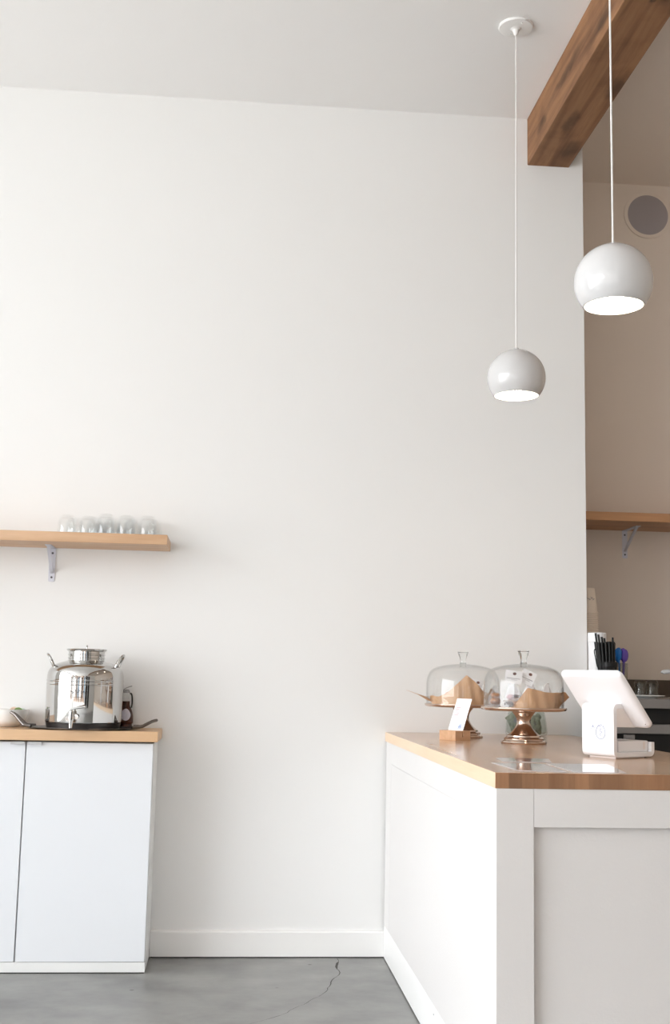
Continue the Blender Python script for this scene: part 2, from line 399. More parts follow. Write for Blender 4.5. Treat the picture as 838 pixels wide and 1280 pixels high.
# ================================================================== THE ROOM
struct('floor', box(XL-.2, XR+.2, YF-.2, YK+.2, -.2, 0), M['floor'])
FLOOR = bpy.data.objects['floor']
crack = [(.4799, 4.975), (.4799, 4.923), (.472, 4.87), (.4635, 4.831), (.4679, 4.743), (.43, 4.63), (.3918, 4.464), (.3576, 4.40), (.2812, 4.277), (.235, 4.20), (.1953, 4.153), (.1128, 4.072), (-.05, 3.96), (-.25, 3.80)]
fine = []
for a, b in zip(crack, crack[1:]):
    k = max(2, int(math.hypot(b[0]-a[0], b[1]-a[1])/.025))
    for i in range(k): u = i/k; fine.append((a[0]+(b[0]-a[0])*u+random.uniform(-.004, .004), a[1]+(b[1]-a[1])*u+random.uniform(-.004, .004)))
bm = bmesh.new(); pv = None
for i, (x, y) in enumerate(fine):
    hw = random.uniform(.0007, .0022)
    if 3 <= i <= 6: hw = .005
    v = (bm.verts.new((x-hw, y, .0006)), bm.verts.new((x+hw, y+.0005, .0006)))
    if pv: bm.faces.new((pv[0], pv[1], v[1], v[0]))
    pv = v
obj('crack', bm, M['crack'], FLOOR)

# ceiling: white over the shop, taupe beyond the beam
struct('ceiling', box(XL-.2, 1.385, YF-.2, YB+.05, H, H+.15), M['ceil'])
struct('ceiling', box(1.385, XR+.2, YF-.2, YK+.2, H, H+.15), M['kceil'])
# back wall (a thick block that ends at the kitchen)
struct('wall_back', box(XL-.2, 1.546, YB, YK+.2, 0, H), M['wall'])
struct('wall_kitchen', box(1.546, XR+.2, YK, YK+.2, 0, H), M['kwall'])
struct('wall_right', box(XR, XR+.2, YF-.2, YK, 0, H), M['kwall'])
def wall_with_hole(axis, p0, p1, a0, a1, h0, h1, z0, z1):
    bm = bmesh.new()
    def B(u0, u1, q0, q1):
        if axis == 'X': add_box(bm, p0, p1, u0, u1, q0, q1)
        else: add_box(bm, u0, u1, p0, p1, q0, q1)
    B(a0, h0, 0, H); B(h1, a1, 0, H); B(h0, h1, 0, z0); B(h0, h1, z1, H)
    return bm
struct('wall_left', wall_with_hole('X', XL-.2, XL, YF, YB, *LW[:2], *LW[2:]), M['wall'])
struct('wall_front', wall_with_hole('Y', YF-.2, YF, XL-.2, XR, *FW[:2], *FW[2:]), M['wall'])
def window(name, axis, p, a0, a1, z0, z1, n):
    bm = bmesh.new(); t = .06
    def B(u0, u1, q0, q1):
        if axis == 'X': add_box(bm, p-.06, p, u0, u1, q0, q1)
        else: add_box(bm, u0, u1, p-.06, p, q0, q1)
    B(a0, a0+t, z0, z1); B(a1-t, a1, z0, z1); B(a0+t, a1-t, z0, z0+t); B(a0+t, a1-t, z1-t, z1)
    for i in range(1, n):
        u = a0+(a1-a0)*i/n; B(u-t/2, u+t/2, z0+t, z1-t)
    return struct(name, bm, M['trim'])
window('window_1', 'X', XL-.02, *LW, 8)
window('window_2', 'Y', YF-.02, *FW, 5)
bld = thing('building', 'brown building added outside, out of view, for the steel dispenser to mirror', 'building', (-2, -16, -.15))  # unseen building, added only to give the dispenser something dark to reflect
fac = bmesh.new(); add_box(fac, -14, 12, -4, 0, 0, 8.5)
obj('facade', fac, M['facade'], bld)
for i in range(11):
    x = -13+i*2.2
    wn_ = obj('window', box(x, x+1.25, .002, .06, 4.6, 6.8, bev=.01), M['trim'], bld); obj('pane', box(x+.08, x+1.17, .061, .066, 4.7, 6.7), M['screen'], wn_)
    obj('shop_front', box(x, x+1.5, .002, .07, .4, 3.2, bev=.01), M['teal'] if i % 3 == 1 else (M['screen'] if i % 3 == 0 else M['trim']), bld)
struct('ground_outside', box(-30, 30, -34, YF-.21, -.3, -.15), M['pave'])
def shop_door(name, x0, x1):
    y0, y1 = YF+.002, YF+.05; bm = bmesh.new()
    d = struct(name, add_box(add_box(add_box(add_box(bmesh.new(), x0, x0+.09, y0, y1, 0, 2.6, bev=.003), x1-.09, x1, y0, y1, 0, 2.6, bev=.003), x0+.0905, x1-.0905, y0, y1, 2.48, 2.6, bev=.003), x0+.0905, x1-.0905, y0, y1, 0.002, .25, bev=.003), M['trim'])
    obj('door_pane', box(x0+.0905, x1-.0905, y0+.015, y0+.027, .2505, 2.4795), M['screen'], d)
    obj('door_handle', tube([(x1-.13, y1+.002, .95), (x1-.13, y1+.04, .98), (x1-.13, y1+.04, 1.28), (x1-.13, y1+.002, 1.31)], .012, n=10), M['steel2'], d)
shop_door('door_1', .55, 1.45); shop_door('door_2', 1.47, 2.37)
# baseboards, with a dark strip painted as the recess shadow above the concrete
def base_profile(y): return [(y, .005), (y-.016, .005), (y-.016, .100), (y-.012, .106), (y-.004, .108), (y, .108)]
bm = bmesh.new()
add_prism(bm, base_profile(YB), 'X', -.284, .674)
struct('baseboard_back', bm, M['trim'])
struct('recess_shade', box(-.28, .674, YB-.010, YB-.002, 0, .0049), M['gap'])
# exposed beam
bm = box(1.287, 1.482, YF, YB+.02, 3.4825, H+.02, bev=.004)
struct('trim_2', bm, M['beam'])
bpy.data.objects['trim_2'].name = 'ceiling_beam'
bpy.data.objects['ceiling_beam']['label'] = 'rough-sawn brown wooden beam running under the ceiling'
bpy.data.objects['ceiling_beam']['category'] = 'beam'
del bpy.data.objects['ceiling_beam']['kind']

# ceiling speaker-like round speaker set in the kitchen wall
sp = thing('wall_speaker', 'round grey speaker set flush high in the taupe kitchen wall', 'speaker', (2.0829, YK, 3.5415))
bm = lathe([(.107, 0), (.125, 0), (.125, .006), (.118, .008), (.107, .008)], closed=True, n=64); obj('trim_ring', bm, M['spring'], sp, rot=(R(90), 0, 0))
bm = lathe([(0, 0), (.107, 0), (.107, .0075), (.06, .0095), (0, .010)], n=64); obj('grille', bm, M['grille'], sp, rot=(R(90), 0, 0))

# ================================================================== SHELVES
def bracket(name, label, x, ytop, ztop, arm, h, lean, parent_y):
    """flat steel shelf bracket: wall leg, shelf leg and slanting web"""
    b = thing(name, label, 'bracket', (x, parent_y, ztop))
    w = .026
    bm = bmesh.new()
    add_prism(bm, rounded_rect(w, h, .004, 3), 'Y', -.003, 0); bmesh.ops.translate(bm, verts=bm.verts, vec=(0, 0, -h/2))
    obj('wall_leg', bm, M['bracket'], b)
    bm = prism([(p[0], p[1]-arm/2) for p in rounded_rect(w, arm, .004, 3)], 'Z', -.003, 0)
    obj('shelf_leg', bm, M['bracket'], b)
    # slanting brace: a narrow folded strip from the arm tip to the wall leg
    p0 = Vector((0, -arm*.93, -.003)); p1 = Vector((0, -.004, -h*.76)); d = (p1-p0).normalized(); n = Vector((0, -d.z, d.y))
    bm = bmesh.new()
    for x0, x1, t0_, t1_ in ((-.0065, .0065, 0, .0016), (-.0065, -.0050, .0016, .007), (.0050, .0065, .0016, .007)):
        q = [p0+n*t0_, p0+n*t1_, p1+n*t1_, p1+n*t0_]; add_prism(bm, [(v_.y, v_.z) for v_ in q], 'X', x0, x1)
    obj('brace', bm, M['bracket'], b)
    for dz in (-.022, -h+.018):
        bm = lathe([(0, 0), (.0045, 0), (.0045, .0015), (.003, .003), (0, .003)], n=16)
        obj('screw', bm, M['screw'], b, loc=(0 if dz < -.05 else .0, -.003, dz), rot=(R(90), 0, 0))
    return b
ZS0, ZS1 = 1.6549, 1.6953
s = obj('wall_shelf', box(-1.75, -.2662, 4.7373, YB, ZS0, ZS1, bev=.0015), M['oak'])
tag(s, 'long pale oak shelf on the white wall holding upturned glasses', 'shelf')
bracket('shelf_bracket', 'pale grey steel bracket under the oak shelf with the glasses', -.757, YB, ZS0, .145, .142, 0, YB)
s = obj('wall_shelf', box(1.5465, 3.6, 5.28, YK, 1.8905, 1.9312, bev=.0015), M['oak2'])
tag(s, 'wooden shelf in the kitchen alcove below the round speaker', 'shelf')
bracket('shelf_bracket', 'grey steel bracket under the kitchen alcove shelf', 1.9372, YK, 1.8905, .20, .138, 0, YK)

# tumblers upside down on the shelf
def tumbler(name, label, group, loc, r0=.0375, r1=.028, h=.084, mat=None, n=40):
    P = smooth_prof([(r0, 0), (r0+.0015, .012), (r0+.0005, .035), (r1+.0065, h*.72), (r1+.003, h*.88), (r1, h-.003), (r1-.004, h)], 5)
    inner = [(0, h-.010), (r1-.004, h-.011), (r1+.0015, h*.80), (r0-.0025, .035), (r0-.0015, .012), (r0-.0022, 0)]
    prof = [(0, h-.002), (r1-.010, h-.0022)] + [(P[-1][0], P[-1][1])] + P[::-1][1:] + inner[::-1]
    bm = lathe(prof, n=n)
    o = obj(name, bm, mat or M['tumglass'], sharp=60)
    o.location = loc; tag(o, label, 'glass', group); return o
g = 'upturned glasses on the oak shelf'
ords = ['front-row upturned glass at the left end of the oak shelf', 'front-row upturned glass, shortest, second from the left on the shelf',
        'front-row upturned glass, tallest, middle of the five on the shelf', 'front-row upturned glass, second from the right on the oak shelf',
        'front-row upturned glass nearest the right end of the oak shelf']
xs = (-.6858, -.5993, -.5281, -.4444, -.3557); zz = (.083, .080, .092, .0885, .0885)
t0 = tumbler('tumbler', ords[0], g, (xs[0], 4.865, ZS1))
t0.scale = (1, 1, zz[0]/.084)
for i in range(1, 5):
    c = t0.copy(); COL.objects.link(c); c.location = (xs[i], 4.865, ZS1); c.scale = (1, 1, zz[i]/.084); c['label'] = ords[i]
back = ['back-row upturned glass half hidden behind the leftmost front glass', 'back-row upturned glass half hidden behind the shortest front glass',
        'back-row upturned glass half hidden behind the tallest front glass', 'back-row upturned glass half hidden behind the fourth front glass',
        'back-row upturned glass half hidden behind the rightmost front glass']
for i in range(5):
    c = t0.copy(); COL.objects.link(c); c.location = (xs[i]+.018, 4.952, ZS1); c.scale = (1, 1, .99); c['label'] = back[i]; c['group'] = 'upturned glasses on the oak shelf'

# ================================================================== PENDANTS
def pendant(label, x, y, zc):
    Rr = .110
    p = thing('pendant_lamp', label, 'lamp', (x, y, H), 0, 'white globe pendants over the bar')
    prof = [(0, 0), (.068, 0), (.068, -.006), (.0655, -.010), (.060, -.011), (.022, -.0125), (.014, -.018), (.0085, -.034), (.007, -.040), (0, -.040)]
    obj('canopy', lathe(prof, n=64), M['trim'], p)
    for qx, qy in ((-.012, .04), (.012, -.045)):
        obj('canopy_screw', lathe([(0, -.0155), (.0035, -.0155), (.0035, -.011), (0, -.011)], n=12, cx=qx, cy=qy), M['trim'], p)
    zt = zc+Rr-H
    obj('cord', tube([(0, 0, -.035), (0, 0, zt+.004)], .0028, n=10), M['cord'], p)
    prof = []; th0 = R(2); zb = -.63      # sphere cut open below
    a1 = math.acos(zb)
    for i in range(33):
        a = th0+(a1-th0)*i/32; prof.append((Rr*math.sin(a), Rr*math.cos(a)))
    ri = Rr-.003
    inn = []
    for i in range(33):
        a = th0+(math.acos(zb*Rr/ri)-th0)*i/32; inn.append((ri*math.sin(a), ri*math.cos(a)))
    zc0 = zc-H
    bm = lathe([(0, Rr)]+prof+[inn[-1]], n=72, z=zc0); shade = obj('shade', bm, M['enamel'], p)
    bm = lathe([(0, ri)]+inn, n=72, z=zc0); obj('shade_lining', bm, M['inner'], shade, recalc=False)
    bm = lathe([(0, Rr+.006), (.009, Rr+.006), (.012, Rr-.001), (0, Rr-.003)], n=24, z=zc0); obj('collar', bm, M['enamel'], p)
    bm = lathe([(0, .06), (.016, .06), (.016, .02), (0, .018)], n=24, z=zc0); obj('socket', bm, M['inner'], p)
    prof = smooth_prof([(.013, .022), (.018, .008), (.030, -.022), (.029, -.040), (.016, -.052), (0, -.055)], 5)
    bm = lathe([(0, .022)]+prof, n=32, z=zc0); obj('bulb', bm, M['bulb'], p)
    return p
pendant('white globe pendant lamp hanging lower, nearer the white wall', 1.0475, 4.242, 2.276)
pendant('white globe pendant lamp nearer the viewer, in front of the kitchen alcove', 1.045, 3.10, 2.2605)

# ================================================================== LEFT CABINET
CF, CX = 4.7336, -.285           # door front, right end
cab = thing('base_cabinet', 'low white base cabinet with glossy flat doors against the wall', 'cabinet', (-.78, 4.87, 0))
def at(o, v): return None
def local(bm, root):
    bmesh.ops.translate(bm, verts=bm.verts, vec=-Vector(root.location)); return bm
bm = bmesh.new(); add_box(bm, -1.275, CX, CF+.019, YB-.0165, .041, .8665, bev=.001)
add_box(bm, -1.275, CX, YB-.0165, YB-.001, .11, .8665)
obj('carcass', local(bm, cab), M['carcass'], cab)
obj('plinth', local(box(-1.275, CX-.001, CF+.001, YB-.0165, .004, .041, bev=.001), cab), M['carcass'], cab)
obj('floor_gap_shade', local(box(-1.27, CX-.004, CF+.004, YB-.02, 0, .004), cab), M['gap'], cab)  # dark slab coloured as the shadow under the plinth
for x0, x1, hx in ((-1.272, -.7815, (-.8375, -.7845)), (-.7765, -.288, (-.7733, -.7203))):
    d = obj('door', local(box(x0, x1, CF, CF+.018, .0425, .8655, bev=.0015), cab), M['gloss'], cab)
    bm = bmesh.new(); add_prism(bm, [(CF+.004, .8672), (CF-.013, .8672), (CF-.013, .8560), (CF-.0115, .8560), (CF-.0115, .8657), (CF+.004, .8657)], 'X', *hx)
    obj('handle', local(bm, cab), M['pull'], d)
WT = .9144
o = obj('worktop', box(-1.30, -.270, 4.700, YB-.0005, .8735, WT, bev=.002), M['birch'])
tag(o, 'pale wood worktop lying on the low white cabinet', 'worktop')
# dark spacer under the top, coloured as the shadow line above the doors
obj('top_rail', local(box(-1.27, CX-.003, CF+.03, YB-.02, .8665, .8735), cab), M['gap'], cab)

# ---- tray
tr = thing('serving_tray', 'dark oval pewter tray with curled handles under the steel dispenser', 'tray', (-.5735, 4.815, WT))
prof = [(0, .003), (.168, .003), (.176, .0035), (.186, .006), (.205, .0085), (.214, .0085), (.2155, .0065), (.206, .005), (.190, .002), (.182, 0), (0, 0)]
obj('tray_plate', lathe(prof, n=72, sy=.66), M['pewter'], tr)
for s in (-1, 1):
    pts = smooth_prof([(s*.196, -.055, .010), (s*.214, -.042, .012), (s*.228, -.030, .014), (s*.247, -.022, .032), (s*.268, -.010, .052), (s*.285, 0, .061), (s*.268, .010, .052), (s*.247, .022, .032), (s*.228, .030, .014), (s*.214, .042, .012), (s*.196, .055, .010)], 4)
    if s > 0: pts = [(x+.004 if abs(y) < .03 else x, y, .013+(z-.013)*.55) for x, y, z in pts]
    bm = tube(pts, .0062, n=10)
    add_tube(bm, [(p[0]*1.0-s*.006, p[1]*.55, p[2]*.96) for p in pts[8:-8]], .0045, n=8)
    obj('handle', bm, M['pewter'], tr)

# ---- steel dispenser
dz = WT+.0032
ds = thing('drink_dispenser', 'polished stainless steel drink dispenser with tap, standing on the oval tray', 'dispenser', (-.5735, 4.815, dz))
body = [(0, .0236), (.146, .0236), (.1495, .027), (.150, .032), (.1515, .12), (.1515, .170), (.1525, .1725), (.1525, .1755), (.1512, .178), (.1512, .184), (.1525, .1865), (.1525, .190), (.1510, .1925)]
body += smooth_prof([(.1510, .1925), (.1500, .210), (.1440, .230), (.1280, .247), (.1050, .258), (.0850, .264), (.0730, .268)], 6)[1:] + [(0, .268)]
obj('body', lathe(body, n=96), M['steel'], ds)
obj('base_ring', lathe([(0, 0), (.1405, 0), (.1445, .003), (.1480, .0235), (0, .0235)], n=72), M['darkbase'], ds)
neck = [(.0715, .266), (.0715, .274), (.0735, .276), (.0735, .279), (.0715, .281), (.0715, .287), (.0735, .289), (.0735, .292), (.0715, .294), (.0715, .303), (0, .303)]
obj('neck', lathe([(0, .266)]+neck, n=64), M['steel'], ds)
lid = obj('lid', lathe([(0, .303), (.0725, .303), (.079, .3085), (.0805, .312), (.079, .3135), (.05, .3125), (0, .312)], n=64), M['steel'], ds)
obj('knob', lathe([(0, .3115), (.003, .3115), (.0025, .322), (.0042, .3255), (.003, .329), (0, .330)], n=20), M['steel'], lid)
for s in (-1, 1):
    a0 = R(-6) if s > 0 else R(186)
    pts = []
    for da, rr, z in ((-14, .128, .240), (-13, .137, .262), (-9, .146, .282), (-3, .150, .290), (3, .150, .290), (9, .146, .282), (13, .137, .262), (14, .128, .240)):
        a = a0+R(da); pts.append((rr*math.cos(a), rr*math.sin(a)-.01, z))
    obj('handle', tube(smooth_prof(pts, 5), .0050, n=10), M['steel'], ds)
# tap, sitting low on the front (towards the room)
tp = bmesh.new()
tx, ty, tz = -.026, -.1495, .052
add_lathe(tp, [(0, 0), (.014, 0), (.014, .006), (.008, .008), (.008, .030), (0, .030)], n=24)
bmesh.ops.rotate(tp, verts=tp.verts, matrix=Matrix.Rotation(R(90), 3, 'X')); bmesh.ops.translate(tp, verts=tp.verts, vec=(tx, ty, tz))
add_tube(tp, [(tx, ty-.026, tz+.018), (tx, ty-.026, tz-.006), (tx, ty-.028, tz-.022), (tx, ty-.030, tz-.044)], [.010, .012, .009, .0062], n=16)
add_tube(tp, [(tx+.016, ty-.012, tz-.002), (tx+.016, ty-.018, tz-.002)], [.010, .010], n=18)
add_tube(tp, [(tx-.016, ty-.012, tz-.010), (tx-.016, ty-.020, tz-.010)], [.009, .009], n=18)
tap = obj('tap', tp, M['steel'], ds)
lv = bmesh.new(); add_tube(lv, smooth_prof([(tx, ty-.026, tz+.016), (tx+.001, ty-.027, tz+.026), (tx+.012, ty-.032, tz+.031), (tx+.050, ty-.042, tz+.038)], 4), .0046, n=10)
add_lathe(lv, [(0, -.005), (.005, -.003), (.005, .003), (0, .005)], n=12, cx=tx+.052, cy=ty-.0425, z=tz+.0385)
obj('tap_lever', lv, M['steel'], tap)
# reflected window lettering drawn on as dark strokes, two rows and a rule
refl = bmesh.new()
def surf(a, z, off=.0009): rr = .1517+off; return (rr*math.sin(a), -rr*math.cos(a), z)
def scribble(bm, a0, a1, z, hgt, n, fn=surf, r=.0010):
    pts = []
    N = n*8
    for i in range(N+1):
        u = i/N; a = a0+(a1-a0)*u
        z2 = z+hgt*(.5+.5*math.sin(u*n*2*PI))*(1 if int(u*n) % 3 else .62); a += (a1-a0)/n*.35*math.sin(u*n*4*PI+1)
        pts.append(fn(a, z2))
    add_tube(bm, pts, r, n=5)
scribble(refl, R(-17), R(12), .200-.004, .012, 6, fn=lambda a, z: surf(a, z, .0002))
scribble(refl, R(-15), R(9), .140, .014, 4)
add_tube(refl, [surf(R(-15)+R(18)*i/8, .126) for i in range(9)], .0008, n=5)
obj('reflected_lettering', refl, M['darkbase'], ds)
# foot rivets at the lower edge
for a in (R(-62), R(64)):
    rv = bmesh.new(); add_lathe(rv, [(0, -.009), (.007, -.006), (.009, 0), (.007, .005), (0, .008)], n=16, cx=.149*math.sin(a), cy=-.149*math.cos(a), z=.031)
    obj('foot_rivet', rv, M['darkbase'], ds)

# ---- amber bottle behind
bt = thing('swing_top_bottle', 'amber bottle with a round label and wire stopper behind the steel dispenser', 'bottle', (-.421, 4.955, WT))
z0 = 0.0
obj('glass_body', lathe([(0, .017)]+smooth_prof([(.026, .017), (.032, .022), (.0325, .040), (.031, .058), (.024, .078), (.0175, .092), (.0165, .110)], 5)+[(0, .110)], n=40), M['amber'], bt)
obj('neck', lathe([(.0165, .110), (.0145, .122), (.014, .134), (.0165, .136), (.0165, .144), (0, .144)], n=32), M['glass'], bt)
obj('stopper', lathe([(0, .144), (.014, .144), (.0145, .150), (.010, .157), (0, .158)], n=32), M['steel2'], bt)
bm = bmesh.new(); add_tube(bm, smooth_prof([(-.018, -.004, .134), (-.012, -.012, .156), (.004, -.012, .166), (.022, -.008, .172)], 5), .0018, n=8)
add_tube(bm, [(.018, -.006, .140), (.006, -.010, .150), (-.010, -.010, .150)], .0018, n=8)
obj('wire_bail', bm, M['steel2'], bt)
obj('strap', tube(smooth_prof([(.0155, -.010, .142), (.0215, -.010, .138), (.0245, -.010, .12), (.0250, -.008, .10), (.0225, -.008, .083)], 5), .0034, n=8), M['rubber'], bt)
bm = bmesh.new()
vs = []
c = bm.verts.new((0, -.0334, .060))
for i in range(28):
    a = 2*PI*i/28; u = .021*math.cos(a); v = .024*math.sin(a); aa = u/.0335
    zz_ = .056+v; rr = .0335 if zz_ < .055 else .0335-(zz_-.055)*.30
    vs.append(bm.verts.new((rr*math.sin(aa), -rr*math.cos(aa), zz_)))
for i in range(28): bm.faces.new((c, vs[i], vs[(i+1) % 28]))
obj('label', bm, M['label'], bt)
bt.rotation_euler = (0, 0, R(8))
bt_base = obj('foot', lathe([(0, 0), (.028, 0), (.030, .004), (.028, .0172), (0, .0172)], n=32), M['amber'], bt)
# ---- bowl with garnish at the frame's left edge
bw = thing('serving_bowl', 'white china bowl at the left end of the pale wood worktop', 'bowl', (-.888, 4.912, WT))
prof = [(0, .004)]+smooth_prof([(.036, .004), (.058, .016), (.073, .040), (.0795, .0705)], 5)+[(.0825, .0705)]+smooth_prof([(.0825, .0700), (.0795, .045), (.068, .018), (.046, .003), (.036, 0)], 5)[1:]+[(0, 0)]
obj('bowl_shell', lathe(prof, n=64), M['china'], bw)
def wedge(x, y, z, rot, mat, label, s=1):
    bm = bmesh.new(); n = 10
    prof = [(0, 0)]+[(.020*s*math.cos(R(180)*i/n), .020*s*math.sin(R(180)*i/n)) for i in range(n+1)]
    prof = prof[1:]
    add_prism(bm, prof, 'Y', -.006*s, .006*s); bevel_all(bm, .0015)
    o = obj('citrus_slice', bm, mat); o.location = (x, y, z); o.rotation_euler = rot
    tag(o, label, 'garnish'); return o
wedge(-.842, 4.877, WT+.0585, (R(-20), R(12), R(20)), M['lime'], 'small green slice sticking up at the right side of the white bowl')
wedge(-.832, 4.915, WT+.056, (R(30), R(-10), R(-30)), M['pale'], 'pale green slice lying on the right rim of the white bowl')
wedge(-.866, 4.888, WT+.057, (R(60), R(0), R(70)), M['pale'], 'pale green slice just left of the small green one in the bowl')
wedge(-.869, 4.935, WT+.059, (R(15), R(10), R(10)), M['lemon'], 'peach coloured slice at the back of the white bowl')

# ================================================================== BAR
BX0, BX1, BF = .6713, 1.462, 2.9275      # body left face, right face, front face
bar = thing('bar_counter', 'tall white painted service counter with framed panels under a wood top', 'counter', (1.06, 3.95, 0))
def bb(*a, bev=.001): return local(box(*a, bev=bev), bar)
PD = .020
obj('core', bb(BX0+.010, BX1-.010, BF+PD, YB-.0165, .02, .8755), M['bar'], bar)
obj('corner_stile', bb(BX0, .7659, BF, BF+.10, .006, .8755), M['bar'], bar, )
obj('corner_stile', bb(BX1-.094, BX1, BF, BF+.10, .006, .8755), M['bar'], bar)
obj('top_rail', bb(.7664, BX1-.0945, BF+.0006, BF+PD, .7822, .8755), M['bar'], bar)
obj('bottom_rail', bb(.7664, BX1-.0945, BF+.0006, BF+PD, .006, .105), M['bar'], bar)
# left face: flat panel a hair inside its frame, with a baseboard
obj('side_stile', bb(BX0, BX0+.010, YB-.16, YB-.0165, .130, .8755), M['bar'], bar)
obj('side_rail', bb(BX0, BX0+.010, BF+.1005, YB-.1605, .792, .8755), M['bar'], bar)
obj('side_panel', bb(BX0+.0005, BX0+.010, BF+.1005, YB-.1605, .130, .7915), M['bar'], bar)
bm = bmesh.new(); add_prism(bm, [(BX0+.009, .006), (BX0-.0005, .006), (BX0-.0005, .122), (BX0+.002, .1295), (BX0+.009, .1295)], 'Y', BF+.1005, YB-.0165)
obj('side_baseboard', local(bm, bar), M['trim'], bar)
obj('floor_gap_shade', local(box(BX0+.004, BX1-.004, BF+.004, YB-.02, 0, .006), bar), M['gap'], bar)  # dark slab coloured as the shadow along the foot of the bar
bm = lathe([(0, 0), (.003, 0), (.003, .001), (0, .0012)], n=10)
bmesh.ops.rotate(bm, verts=bm.verts, matrix=Matrix.Rotation(R(-90), 3, 'Y')); bmesh.ops.translate(bm, verts=bm.verts, vec=(BX0-.0005, 3.79, .105))
obj('nail_head', local(bm, bar), M['greyink'], bar)
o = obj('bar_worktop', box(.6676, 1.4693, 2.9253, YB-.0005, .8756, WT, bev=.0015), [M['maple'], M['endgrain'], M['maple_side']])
for pf in o.data.polygons:
    if pf.normal.y < -.9: pf.material_index = 1
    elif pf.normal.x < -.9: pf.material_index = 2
tag(o, 'thick glued maple worktop on the white service counter', 'worktop')

# ---- menu sleeves lying flat
def sheet(label, quad):
    bm = bmesh.new(); vs = [bm.verts.new((x, y, WT+.0002)) for x, y in quad]; bm.faces.new(vs)
    r = bmesh.ops.extrude_face_region(bm, geom=bm.faces[:]); 
    for v in [g_ for g_ in r['geom'] if isinstance(g_, bmesh.types.BMVert)]: v.co.z += .0012
    o = obj('menu_sheet', bm, M['sheet']); tag(o, label, 'sheet', 'flat sheets on the bar worktop'); return o
sheet('clear plastic menu sheet lying flat nearest the bar corner', [(.733, 3.255), (.742, 2.99), (.862, 2.965), (.872, 3.23)])
sheet('clear plastic menu sheet lying flat behind the other two on the bar', [(.790, 3.46), (.775, 3.31), (.915, 3.30), (.945, 3.44)])
sheet('clear plastic menu sheet lying flat just in front of the tablet stand', [(.886, 3.25), (.880, 2.968), (1.015, 2.962), (1.06, 3.25)])

# ---- cake stands
def cake_stand(label, x, y, k=1.0):
    t = thing('cake_stand', label, 'cake stand', (x, y, WT), 0, 'copper cake stands on the bar')
    ped = [(0, 0), (.082, 0), (.0835, .004), (.081, .009), (.074, .012), (.0725, .015), (.073, .019), (.067, .0225), (.0635, .024), (.0625, .029), (.056, .032)]
    ped += smooth_prof([(.056, .032), (.046, .040), (.034, .054), (.0265, .070), (.0262, .084), (.031, .098), (.040, .110), (.044, .117)], 5)[1:] + [(0, .117)]
    obj('pedestal', lathe([(r*k, z) for r, z in ped], n=72), M['copper'], t)
    pl = [(0, .1165), (.10, .1165), (.140, .1175), (.154, .121), (.1575, .1265), (.1565, .1305), (.150, .1305), (.146, .1275), (.10, .1265), (0, .1265)]
    obj('plate', lathe([(r*k, z) for r, z in pl], n=96), M['copper'], t)
    return t
def cloche(label, x, y):
    t = thing('glass_cloche', label, 'cloche', (x, y, WT+.1307), 0, 'glass cloches on the cake stands')
    o_ = smooth_prof([(.1460, 0), (.1468, .03), (.1462, .078), (.1415, .107), (.127, .131), (.100, .1450), (.060, .1530), (.016, .1575)], 7)
    i_ = [(r-.0032 if r > .05 else r-.001, z if z < .05 else z-.0032) for r, z in o_]
    i_ = [(max(r, 0), z) for r, z in i_]
    obj('dome', lathe([(0, .158)]+o_[::-1]+i_+[(0, .1545)], n=96), M['glass'], t)
    kn = smooth_prof([(.0135, .1575), (.0115, .165), (.0125, .178), (.0185, .196), (.0215, .204)], 5)+[(.0205, .2075), (.014, .2085), (0, .2085)]
    obj('knob', lathe([(0, .1579)]+kn, n=40), M['solidglass'], t)
    return t
F = (1.084, 4.285); B = (.935, 4.675)
cake_stand('copper pedestal cake stand in front, beside the white tablet stand', *F)
cake_stand('copper pedestal cake stand behind, partly hidden by the card holder', *B, k=.97)
cloche('clear glass cloche over the tagged bags on the front cake stand', *F)
cloche('clear glass cloche over kraft paper on the rear cake stand', *B)
PZ = WT+.1270
def paper_strip(label, c, ang, extra=None, seed=1):
    """kraft liner: rises from the plate inside the rim; ang rows of (angle deg, height, outward lean)"""
    rnd = random.Random(seed)
    pts = []
    for (a0, h0, l0), (a1, h1, l1) in zip(ang, ang[1:]):
        k = max(1, int((a1-a0)/2.5))
        for i in range(k): u = i/k; pts.append((a0+(a1-a0)*u, h0+(h1-h0)*u, l0+(l1-l0)*u))
    pts.append(ang[-1])
    bm = bmesh.new(); prev = None
    rows = 5
    for k, (a, h, l) in enumerate(pts):
        A = R(a); col = []
        for j in range(rows+1):
            u = j/rows; rr = .124+.004*math.sin(a*.13+seed)*(1-u)+l*u+.0025*math.sin(a*.30+u*3)
            z = PZ+.0012+max(h, .001)*u
            if u > 0: rr += .0012*rnd.uniform(-.5, .5)
            col.append(bm.verts.new((c[0]+rr*math.sin(A), c[1]-rr*math.cos(A), z)))
        col.insert(0, bm.verts.new((c[0]+.06*math.sin(A), c[1]-.06*math.cos(A), PZ+.0010)))
        if prev:
            for j in range(rows+1): bm.faces.new((prev[j], prev[j+1], col[j+1], col[j]))
        prev = col
    if extra: extra(bm)
    solid(bm, .0006)
    o = obj('kraft_paper', bm, M['kraft'], sharp=25, recalc=True); tag(o, label, 'paper', 'kraft paper liners under the cloches'); return o
paper_strip('brown kraft paper liner folded up at the right of the front cake stand', F,
            [(-46, .001, .0), (-30, .006, .004), (-16, .050, .006), (-8, .074, .008), (4, .069, .008), (20, .060, .009), (36, .058, .010), (52, .059, .013), (64, .058, .016), (74, .062, .018), (84, .058, .032), (92, .042, .052), (100, .018, .030), (110, .004, .01)], seed=3)
